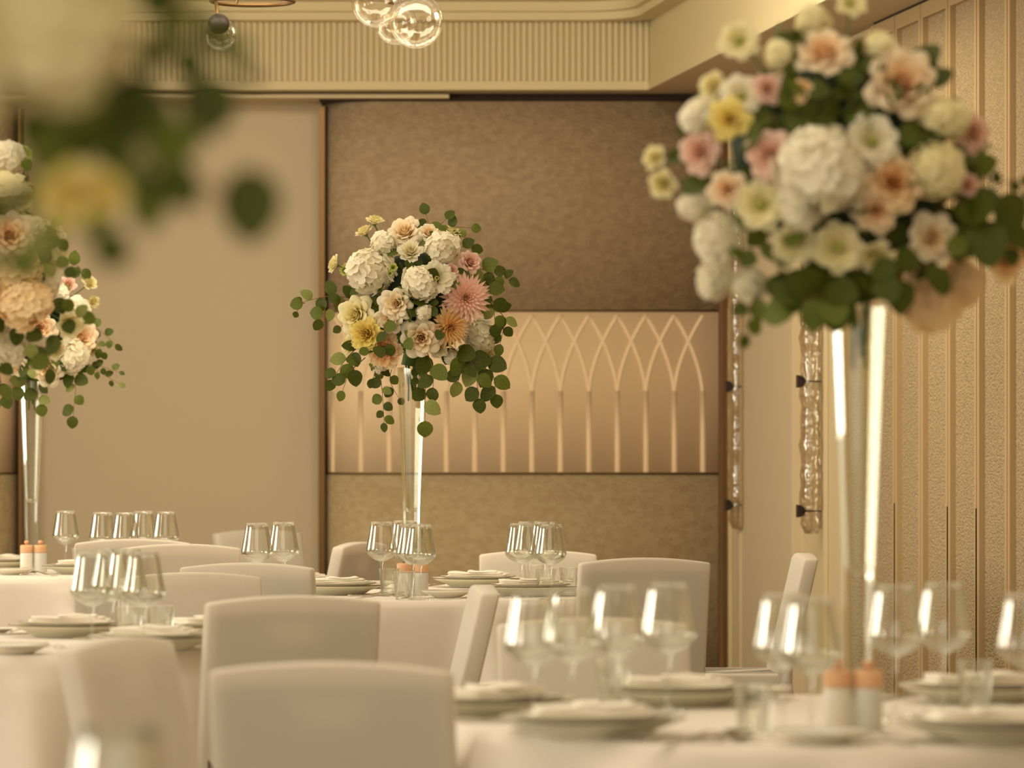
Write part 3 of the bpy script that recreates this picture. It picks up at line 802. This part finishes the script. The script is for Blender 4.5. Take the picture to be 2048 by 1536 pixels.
def hydrangea_bm(seed, nfl=70, fs=.33, npet=4):
    rnd = random.Random(seed); bm = bmesh.new()
    for i in range(nfl):
        zz = 1-1.55*(i+.5)/nfl; rr = math.sqrt(max(0, 1-zz*zz)); th = i*2.39996
        nrm = Vector((rr*math.cos(th), rr*math.sin(th), zz))
        q = (nrm+Vector([rnd.uniform(-.3, .3) for _ in range(3)])).normalized().to_track_quat('Z', 'Y')
        c = nrm*(.78+rnd.uniform(-.13, .10)+.16*noise.noise(nrm*1.7+Vector((seed, 0, 0)))); rot0 = rnd.random()*6.28
        for p_ in range(npet):
            a_ = rot0+2*PI*p_/npet; u = Vector((math.cos(a_), math.sin(a_), 0)); v = Vector((-math.sin(a_), math.cos(a_), 0))
            f = fs*rnd.uniform(.75, 1.25); wd = f*(.62 if npet == 4 else .5)
            pts = [(0, 0, 0), (.45, -.8, .08), (.85, -.85, .18), (1.05, 0, .10), (.85, .85, .18), (.45, .8, .08), (.6, 0, .0)]
            vs = [bm.verts.new(c+q @ (u*(x*f)+v*(y*wd)+Vector((0, 0, zz_*f)))) for x, y, zz_ in pts]
            for tri in ((0, 1, 6), (1, 2, 6), (2, 3, 6), (3, 4, 6), (4, 5, 6), (5, 0, 6)): bm.faces.new([vs[k] for k in tri])
    return bm
FB = {}
def flower_mesh(kind, colr):
    key = (kind, colr)
    if key in FB: return FB[key]
    if kind == 'rose': bm = rose_bm(3)
    elif kind == 'rosebud': bm = rose_bm(5, .75)
    elif kind == 'carnation': bm = carnation_bm(2)
    elif kind == 'lisianthus': bm = lisianthus_bm(4)
    elif kind == 'dahlia': bm = dahlia_bm(1)
    elif kind == 'hydrangea': bm = hydrangea_bm(6)
    elif kind == 'stock': bm = hydrangea_bm(8, 110, .2, 5)
    FB[key] = to_mesh(bm, kind, FLC[colr]); return FB[key]
bm = bmesh.new(); calyx(bm); CALYX = to_mesh(bm, 'calyx', M['stem'])
bm = bmesh.new(); bmesh.ops.create_uvsphere(bm, u_segments=12, v_segments=8, radius=.2); EYE_ME = to_mesh(bm, 'flower_eye', M['eye'])
bm = bmesh.new()
for k in range(7): tube(bm, [(.02*math.cos(k), .02*math.sin(k), 0), (.1*math.cos(k*.9), .1*math.sin(k*.9), .3)], .02, 5, .035)
STAM = to_mesh(bm, 'stamens', M['stamen'])
def leaf_mesh(m, asp=.85, seed=0):
    rnd = random.Random(seed); bm = bmesh.new(); n = 11; mid = []; lf = []; rt = []
    for i in range(n+1):
        s = i/n; wv = asp*.5*math.sin(PI*min(1, s**.88))**.62 if 0 < s < 1 else 0
        zc = -.10*s*s+.04*math.sin(s*5)
        mid.append(bm.verts.new((0, s, zc))); 
        lf.append(bm.verts.new((-wv, s-.02, zc+.10*wv+.02*math.sin(6*s+seed)))); rt.append(bm.verts.new((wv, s-.02, zc+.14*wv)))
    for i in range(n):
        bm.faces.new((mid[i], mid[i+1], lf[i+1], lf[i])); bm.faces.new((mid[i], rt[i], rt[i+1], mid[i+1]))
    bmesh.ops.remove_doubles(bm, verts=bm.verts[:], dist=.001)
    return to_mesh(bm, 'leaf', m)
LEAVES = [leaf_mesh(M['leaf'], .9, 1), leaf_mesh(M['leaf2'], .82, 2), leaf_mesh(M['leaf'], .75, 3), leaf_mesh(M['leaf3'], .8, 4), leaf_mesh(M['leaf2'], .95, 5)]

def bouquet(tab, cpx, cpy, Y, flowers, branches, fills, label, Rx=.235, Rz=.235, leafsel=(0, 1, 2, 0, 3, 4, 0)):
    """flowers: (kind, colour, px, py, radius px, (lean x, lean z) or None); coordinates are pixels of the frame at depth Y"""
    s = F/Y; C = at(cpx, Y, zat(cpy, Y))
    root = tag(empty('flower_arrangement', C), label, 'flowers', 'tall floral centrepieces')
    rnd = random.Random(hash(tab) % 1000 if False else sum(map(ord, tab)))
    vz = VTOP[tab]-C.z
    vx = at(VP[tab][0], VP[tab][1]).x-C.x
    # foam core
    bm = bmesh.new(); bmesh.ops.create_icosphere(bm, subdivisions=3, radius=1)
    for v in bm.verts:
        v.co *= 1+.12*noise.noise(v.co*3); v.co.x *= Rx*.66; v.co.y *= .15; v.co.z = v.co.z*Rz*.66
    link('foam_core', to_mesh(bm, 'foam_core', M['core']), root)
    bm = bmesh.new(); tube(bm, [(0, 0, -.1), (vx, 0, vz+.004)], .03, 10, .036); 
    for k in range(7):
        tube(bm, [(vx+.02*math.cos(k), .02*math.sin(k), vz+.02), (vx+.012*math.cos(k*1.3), .012*math.sin(k*1.3), vz-.07-.02*(k % 3))], .003, 5)
    link('stems', to_mesh(bm, 'stems', M['stem']), root)
    for fl in flowers:
        kind, colr, px, py, rpx, lean = fl[:6]
        dx, dz = (px-cpx)/s, (cpy-py)/s; r = rpx/s
        q = 1-(dx/Rx)**2-(dz/Rz)**2
        if q > .02: dy = -math.sqrt(q)*.20-.0
        else: dy = -.02
        if len(fl) > 6: dy = fl[6]
        f_ = (Y+dy)/Y; dx = ((px-1024)*f_-(cpx-1024))/s; dz = ((HOR-py)*f_-(HOR-cpy))/s
        nrm = Vector((dx/Rx, dy/.20*.9-.25, dz/Rz)).normalized()
        if lean: nrm = (Vector((lean[0], -1 if len(lean) < 3 else lean[2], lean[1]))).normalized()
        rot = nrm.to_track_quat('Z', 'Y') @ Quaternion((0, 0, 1), rnd.random()*6.28)
        nm = {'rosebud': 'rose', 'stock': 'stock_flower'}.get(kind, kind)
        o = link(nm, flower_mesh(kind, colr), root, (dx, dy, dz), rot, tuple(r*1.1*rnd.uniform(*((.86, 1.12) if kind in ('hydrangea', 'stock') else (.96, 1.05))) for _ in range(3)))
        if kind == 'lisianthus':
            link('flower_eye', EYE_ME, o, (0, 0, -.18)); link('stamens', STAM, o, (0, 0, -.1))
        if q <= .15 and kind in ('carnation', 'lisianthus', 'rosebud'):
            link('calyx', CALYX, o)
            bm = bmesh.new(); b0 = Vector((dx, dy, dz))-nrm*r*.6; e0 = Vector((dx*.35, -.04, dz*.35)); midp = (b0+e0)/2-nrm*.02
            pts = [(b0*(1-t_)**2+midp*2*t_*(1-t_)+e0*t_*t_) for t_ in (0, .2, .4, .6, .8, 1)]
            tube(bm, pts, .0022, 6); link('flower_stalk', to_mesh(bm, 'flower_stalk', M['stem']), root)
    # eucalyptus branches: list of pixel points, leaf radius px, depth offset
    for bi, br in enumerate(branches):
        pts2, lr, dep = br[:3]; nl = br[3] if len(br) > 3 else 8
        P = [Vector((((x-1024)*(Y+dep)/Y-(cpx-1024))/s, dep*(1 if i else .6), ((HOR-y)*(Y+dep)/Y-(HOR-cpy))/s)) for i, (x, y) in enumerate(pts2)]
        if len(P) == 2: P.insert(1, (P[0]+P[1])/2+Vector((0, -.01, .012)))
        def bz(t_):
            n_ = len(P)-1; f_ = t_*n_; i_ = min(int(f_), n_-1); u = f_-i_
            p0, p1, p2, p3 = P[max(0, i_-1)], P[i_], P[i_+1], P[min(n_, i_+2)]
            return .5*((2*p1)+(p2-p0)*u+(2*p0-5*p1+4*p2-p3)*u*u+(3*p1-p0-3*p2+p3)*u**3)
        bm = bmesh.new(); pts = [bz(k/10) for k in range(11)]; tube(bm, pts, .0017, 6, .0007)
        b = link('eucalyptus_branch', to_mesh(bm, 'eucalyptus_branch', M['twig']), root)
        for k in range(nl):
            t_ = (k+.6)/nl; p = bz(min(1, t_)); d = (bz(min(1, t_+.04))-bz(max(0, t_-.04))).normalized()
            L_ = 2.1*lr/s*rnd.uniform(.82, 1.15)*(1-.25*t_)
            sd = 1 if k % 2 else -1
            out = Vector((-d.z, 0, d.x))*sd
            dr = (out*rnd.uniform(.6, 1.0)+d*rnd.uniform(.2, .6)+Vector((0, rnd.uniform(-.35, .2), -.25))).normalized()
            if k == nl-1: dr = d
            nrm = (Vector((rnd.uniform(-.5, .5), -1, rnd.uniform(-.1, .7)))).normalized()
            xax = dr.cross(nrm).normalized(); zax = xax.cross(dr)
            mt = Matrix((xax, dr, zax)).transposed().to_quaternion()
            link('leaf', LEAVES[leafsel[(k+bi*3) % len(leafsel)]], b, p+dr*.004, mt, L_)
    # foliage tucked between the blooms
    for k in range(fills):
        u = k*2.39996; zz = 1-1.9*(k+.5)/fills; rr = math.sqrt(max(0, 1-zz*zz))
        nrm = Vector((rr*math.cos(u), rr*math.sin(u), zz))
        if nrm.y > .35: nrm.y *= -1
        p = Vector((nrm.x*Rx*.93, nrm.y*.19, nrm.z*Rz*.93))*rnd.uniform(.72, .98)
        dr = (Vector((rnd.uniform(-1, 1), rnd.uniform(-.5, .3), rnd.uniform(-1, .5)))+nrm*.7).normalized()
        nn = (nrm+Vector((0, -.5, .2))).normalized(); xax = dr.cross(nn).normalized(); zax = xax.cross(dr)
        mt = Matrix((xax, dr, zax)).transposed().to_quaternion()
        link('leaf', LEAVES[(0, 2, 1, 0, 4)[k % 5]], root, p, mt, rnd.uniform(.042, .062))
    return root

CEN = [
 ('hydrangea','white',741,544,51,None), ('stock','white',885,496,35,None), ('hydrangea','white',768,490,28,None),
 ('carnation','white',820,499,27,None), ('rose','cream',809,462,33,(-.3,.7)), ('lisianthus','white',873,557,33,(.15,.1)),
 ('hydrangea','white',838,568,34,None), ('rose','cream',792,607,31,(-.1,.1)), ('rose','cream',842,676,36,(0,-.1)),
 ('rose','ivory',710,630,36,(-.45,.1),-.13), ('dahlia','dahliapink',931,596,43,(.15,.05)), ('dahlia','apricot',900,655,38,(.45,-.3)),
 ('carnation','yellow',730,668,36,(-.3,-.05),-.17), ('carnation','peach',768,703,38,(-.1,-.25),-.15), ('rose','cream',778,636,27,None),
 ('rose','pink',941,523,22,(.5,.4)), ('hydrangea','white',960,672,36,None), ('carnation','white',979,572,20,(.6,.6,-.5)),
 ('carnation','ivory',984,714,21,(.7,.2,-.6)), ('carnation','ivory',693,690,23,(-.8,.1,-.5)), ('carnation','ivory',664,527,21,(-.9,.3,-.3)),
 ('carnation','ivory',726,459,21,(-.45,.8,-.25)), ('carnation','ivory',750,437,20,(.1,.9,-.3)), ('carnation','ivory',906,459,19,(.3,.9,-.4)),
 ('carnation','white',877,700,21,(0,-.6)), ('rose','cream',858,464,20,(.2,.8)), ('hydrangea','white',760,735,16,(0,-.8)), ('hydrangea','white',848,625,17,None),
 ('rosebud','green',690,540,12,(-.6,.3)), ('rosebud','green',786,535,9,None), ('rosebud','green',780,547,6,None), ('carnation','pink',905,540,16,None), ('hydrangea','white',905,715,18,(.2,-.8)),
]
CBR = [
 ([(712,598),(660,592),(603,605)], 16, -.02, 6), ([(690,600),(655,620),(641,640)], 15, -.03, 4), ([(610,606),(592,628)], 11, .02, 2),
 ([(720,690),(690,720),(665,762)], 18, -.05, 6), ([(730,715),(700,745),(684,785)], 17, -.06, 4),
 ([(756,715),(765,790),(768,846)], 12, -.04, 9), ([(790,720),(780,760),(800,800)], 12, -.02, 4),
 ([(852,700),(866,740),(866,778)], 22, -.17, 4), ([(850,770),(850,800),(850,850)], 19, -.16, 3),
 ([(900,690),(925,720),(916,765)], 21, -.10, 6), ([(930,700),(950,740),(958,800)], 20, -.09, 6), ([(965,700),(985,745),(992,790)], 20, -.06, 6),
 ([(975,600),(1005,630),(1008,650),(1000,690)], 15, -.04, 8), ([(950,535),(985,545),(1018,560)], 16, -.04, 7), ([(965,560),(985,600),(990,650)], 16, -.08, 7),
 ([(880,480),(905,490),(945,497)], 15, -.05, 5), ([(850,470),(858,455),(852,428)], 14, -.02, 5), ([(890,468),(910,455),(945,456)], 13, -.02, 4),
 ([(870,455),(885,445),(893,437)], 15, -.03, 2), ([(735,600),(770,590)], 16, -.16, 3), ([(815,610),(830,600)], 17, -.18, 3),
 ([(750,640),(770,655),(778,690)], 15, -.19, 4), ([(800,650),(815,680)], 17, -.19, 3), ([(740,670),(752,690),(735,700)], 15, -.19, 3),
 ([(700,660),(680,655)], 11, -.08, 2), ([(890,645),(880,665)], 14, -.2, 2), ([(835,606),(862,618)], 14, -.19, 3), ([(760,730),(745,760)], 12, -.03, 3), ([(835,735),(840,775)], 12, -.06, 4), ([(800,520),(830,520)], 15, -.12, 4),
]
bouquet('centre', 835, 600, 14.0, CEN, CBR, 60, 'sharp white, cream and pink flower arrangement in the vase on the round centre table')
NEAR = [
 ('hydrangea','white',1638,344,90,(-.05,.1)), ('lisianthus','white',1746,279,47,(.1,.2)), ('rose','blushrose',1804,165,66,(.2,.2)),
 ('rose','blushrose',1647,103,52,(-.2,.7)), ('lisianthus','ivory',1477,79,37,(-.2,.2)), ('lisianthus','ivory',1703,4,28,(.2,.4)),
 ('hydrangea','ivory',1625,44,37,(-.2,.8)), ('lisianthus','white',1481,189,38,(-.2,.2)), ('carnation','ivory',1423,168,32,(-.6,.5)),
 ('hydrangea','white',1402,236,40,None), ('rose','yellow',1458,238,38,(-.3,0)), ('rose','pink',1535,176,27,(.2,.2)),
 ('rose','pink',1398,303,40,(-.5,.1)), ('rose','pink',1537,309,42,(-.3,.1)), ('carnation','ivory',1307,312,27,(-.6,.5)), ('carnation','ivory',1322,368,33,(-.6,-.2)),
 ('hydrangea','white',1391,410,38,None), ('rose','blushrose',1453,378,35,(-.3,.1)), ('lisianthus','ivory',1520,408,45,(-.2,.05)),
 ('rose','peach',1789,365,55,(.1,.1)), ('hydrangea','ivory',1874,340,52,None), ('rose','blushrose',1754,423,40,(0,-.3)),
 ('lisianthus','ivory',1677,497,45,(0,-.05)), ('lisianthus','ivory',1587,488,40,(-.1,-.3)), ('rosebud','ivory',1750,512,36,(0,-.6)),
 ('rose','cream',1866,478,46,(.2,-.2)), ('hydrangea','white',1437,480,50,None), ('hydrangea','white',1432,560,42,None), ('hydrangea','white',1502,570,38,None),
 ('hydrangea','ivory',1890,240,46,None), ('rose','pink',1948,264,36,(.6,.1)), ('hydrangea','peach',1862,600,60,(.2,-.4)), ('hydrangea','peach',1926,565,48,(.3,-.2)),
 ('rose','peach',2012,512,50,(.6,-.1)), ('rose','pink',1937,370,22,(.5,0)), ('hydrangea','ivory',1760,95,34,(.1,.8)), ('hydrangea','ivory',1560,110,30,(-.3,.7)),
 ('rose','apricot',1600,180,22,None), ('hydrangea','white',1600,420,40,None),
]
NBR = [
 ([(1700,560),(1640,590),(1590,610)], 44, -.17, 6), ([(1640,570),(1660,600)], 40, -.18, 3), ([(1720,540),(1760,560)], 36, -.18, 3),
 ([(1540,570),(1500,610),(1490,670)], 22, -.10, 5), ([(1900,440),(1960,440),(2010,460)], 46, -.14, 5), ([(1860,430),(1940,400)], 40, -.12, 4),
 ([(1620,150),(1600,170),(1640,200)], 30, -.16, 6), ([(1700,130),(1740,110),(1720,180)], 28, -.14, 6), ([(1560,230),(1540,250)], 24, -.14, 5),
 ([(1820,120),(1845,100),(1852,130)], 24, -.12, 2), ([(1900,330),(1940,310),(1950,340)], 22, -.08, 4), ([(1960,400),(2020,360),(2048,380)], 14, -.04, 5),
 ([(1690,220),(1720,230)], 28, -.17, 5), ([(1480,520),(1480,500)], 24, -.18, 3), ([(1560,540),(1580,580)], 32, -.16, 5), ([(1840,240),(1850,280)], 30, -.16, 5),
 ([(1600,60),(1575,90)], 18, -.1, 4), ([(1440,240),(1380,260),(1350,300)], 14, -.06, 5), ([(1820,540),(1800,560),(1900,500)], 36, -.17, 6), ([(1760,200),(1700,180)], 28, -.15, 6),
 ([(1560,320),(1500,340)], 20, -.1, 5), ([(1650,190),(1620,240)], 32, -.15, 5), ([(1900,470),(1980,480),(2048,500)], 26, -.12, 6),
]
bouquet('front', 1685, 330, 7.5, NEAR, NBR, 80, 'large blurred white, peach and pink flower arrangement at the upper right', .29, .27, (0, 0, 2, 1, 0, 4, 2))
REAR = [
 ('rose','cream',20,665,38,None), ('hydrangea','white',20,690,31,None), ('rose','cream',95,738,32,(0,-.3)), ('hydrangea','white',145,710,33,None),
 ('rosebud','pink',136,569,18,(.3,.5)), ('carnation','ivory',181,564,18,(.7,.6)), ('carnation','ivory',188,604,15,(.8,-.2)), ('rose','blushrose',165,675,31,(.5,.2)),
 ('hydrangea','white',55,610,42,None), ('hydrangea','peach',60,560,40,None), ('rose','cream',35,735,21,None), ('hydrangea','white',150,620,28,None), ('carnation','white',0,560,33,None),
 ('rose','blushrose',80,655,33,None), ('carnation','ivory',188,700,14,(.5,0)), ('hydrangea','white',-20,640,40,None), ('dahlia','dahliapink',-60,620,40,None), ('rose','cream',-40,700,33,None), ('hydrangea','white',110,590,31,None), ('carnation','ivory',10,505,24,(-.2,.8)),
]
RBR = [
 ([(120,730),(150,760),(146,835)], 15, -.08, 8), ([(150,735),(190,730),(240,745)], 9, -.04, 7), ([(165,720),(200,745),(240,768)], 9, -.03, 6), ([(160,665),(190,655),(232,690)], 10, -.05, 8),
 ([(150,640),(190,680),(205,705)], 11, -.06, 6), ([(90,745),(75,780),(80,810)], 15, -.08, 5), ([(60,760),(20,780),(0,800)], 16, -.06, 5), ([(130,545),(150,530),(165,540)], 14, -.03, 4),
 ([(120,600),(140,590),(150,640)], 16, -.12, 5), ([(100,700),(120,720)], 18, -.14, 4), ([(30,640),(80,690)], 17, -.15, 6), ([(-40,740),(-80,790)], 15, -.05, 6), ([(40,720),(60,740)], 14, -.16, 4),
]
bouquet('rear', 66, 652, 16.45, REAR, RBR, 36, 'white and blush flower arrangement in the vase on the round table at the far left')
MIDD = [
 ('hydrangea','white',15,318,40,(.3,.6)), ('lisianthus','green',45,306,18,(.5,.6)), ('hydrangea','ivory',15,395,48,(.4,.2)), ('hydrangea','peach',20,545,60,(.4,0)), ('hydrangea','cream',85,560,38,(.5,.1)),
 ('lisianthus','ivory',140,650,26,(.4,-.3)), ('hydrangea','white',20,690,40,(.2,-.3)), ('hydrangea','white',70,690,26,None), ('hydrangea','ivory',95,505,36,(.5,.2)),
 ('hydrangea','peach',50,610,48,(.2,.1),-.2), ('hydrangea','cream',95,480,38,(.4,.2)), ('rose','blushrose',20,470,44,(.2,.1),-.2), ('hydrangea','white',-60,400,55,None), ('rose','blushrose',-70,520,45,None), ('rose','cream',-120,450,48,None), ('dahlia','dahliapink',-160,560,55,None), ('hydrangea','white',-60,640,50,None),
 ('hydrangea','white',-190,420,60,None), ('rose','ivory',-220,640,46,None), ('carnation','ivory',-40,300,26,(0,.9)), ('carnation','ivory',110,700,22,(.4,-.4)), ('rose','cream',-20,470,38,None), ('hydrangea','cream',50,470,40,(.4,.3)),
]
MBR = [
 ([(90,600),(120,590),(130,600)], 17, -.12, 2), ([(120,640),(150,635),(165,635)], 16, -.10, 3), ([(60,690),(95,700),(100,740)], 24, -.13, 4), ([(20,650),(50,665),(60,690)], 22, -.14, 3),
 ([(-10,700),(0,760),(-10,800)], 18, -.08, 6), ([(40,480),(90,450),(120,480)], 20, -.08, 6), ([(20,350),(50,340),(60,370)], 16, -.05, 4), ([(0,600),(-30,650)], 22, -.15, 5), ([(30,430),(0,470)], 22, -.12, 5), ([(-100,720),(-120,800)], 22, -.05, 6), ([(60,530),(130,540)], 18, -.1, 5),
]
bouquet('middle', -125, 520, 10.6, MIDD, MBR, 26, 'softly blurred arrangement of white and peach hydrangeas cut by the left edge', .25, .25)
s_ = F/3.15
FORE = [
 ('hydrangea','ivory',90,40,175,(.3,.1),-.21), ('hydrangea','ivory',-60,120,120,(.1,-.1),-.22), ('rose','cream',-80,60,190,None), ('hydrangea','white',-220,-200,230,None), ('rose','yellow',140,388,50,(.3,-.1),-.2), ('rose','yellow',205,385,42,(.4,-.1),-.2),
 ('rose','cream',-300,250,160,None), ('hydrangea','white',-620,-100,230,None), ('rose','blushrose',-480,300,150,None), ('dahlia','dahliapink',-400,-50,200,None), ('hydrangea','white',-100,-420,220,None),
 ('hydrangea','ivory',-500,-450,230,None), ('rose','cream',-750,-350,170,None), ('rose','peach',-250,-620,150,None), ('rose','cream',230,-180,120,(.6,.3)), ('carnation','ivory',-820,100,130,None),
]
FBR = [
 ([(60,180),(180,230),(290,300),(300,360)], 60, -.14, 9), ([(335,-70),(372,20),(392,80),(478,140)], 40, -.10, 7), ([(235,60),(262,90),(280,110)], 46, -.14, 3),
 ([(60,330),(110,430),(185,480)], 50, -.12, 5), ([(-160,330),(-60,440),(10,500)], 56, -.12, 4),
 ([(40,220),(160,250)], 66, -.16, 6), ([(250,130),(230,250)], 56, -.15, 6),
 ([(-250,350),(-260,520)], 62, -.12, 7), ([(-500,420),(-520,640)], 60, -.08, 7), ([(230,200),(350,180),(420,235)], 0.5, -.09, 1), ([(300,280),(430,380),(512,420)], .5, -.09, 1),
]
fb = bouquet('fore', -390, -330, 3.15, FORE, FBR, 24, 'very blurred leafy flower arrangement filling the upper left corner', .235, .235)
# the two lone leaves hanging clear of the blurred arrangement
for (px, py, L_, wd, ang) in ((435, 232, 125, 1.0, 0.1), (515, 428, 150, .9, 0.0), (410, 405, 80, .6, .8)):
    s3 = F/3.05
    o = link('leaf', LEAVES[3 if L_ == 80 else 0], fb, Vector(((px+390)/s_, -.09, (-330-py)/s_+L_/s_*.5)), (math.radians(-90)+.1, ang, 0), (L_/s_*wd, L_/s_, L_/s_))
    o.rotation_euler = (math.radians(-80), 0, ang)
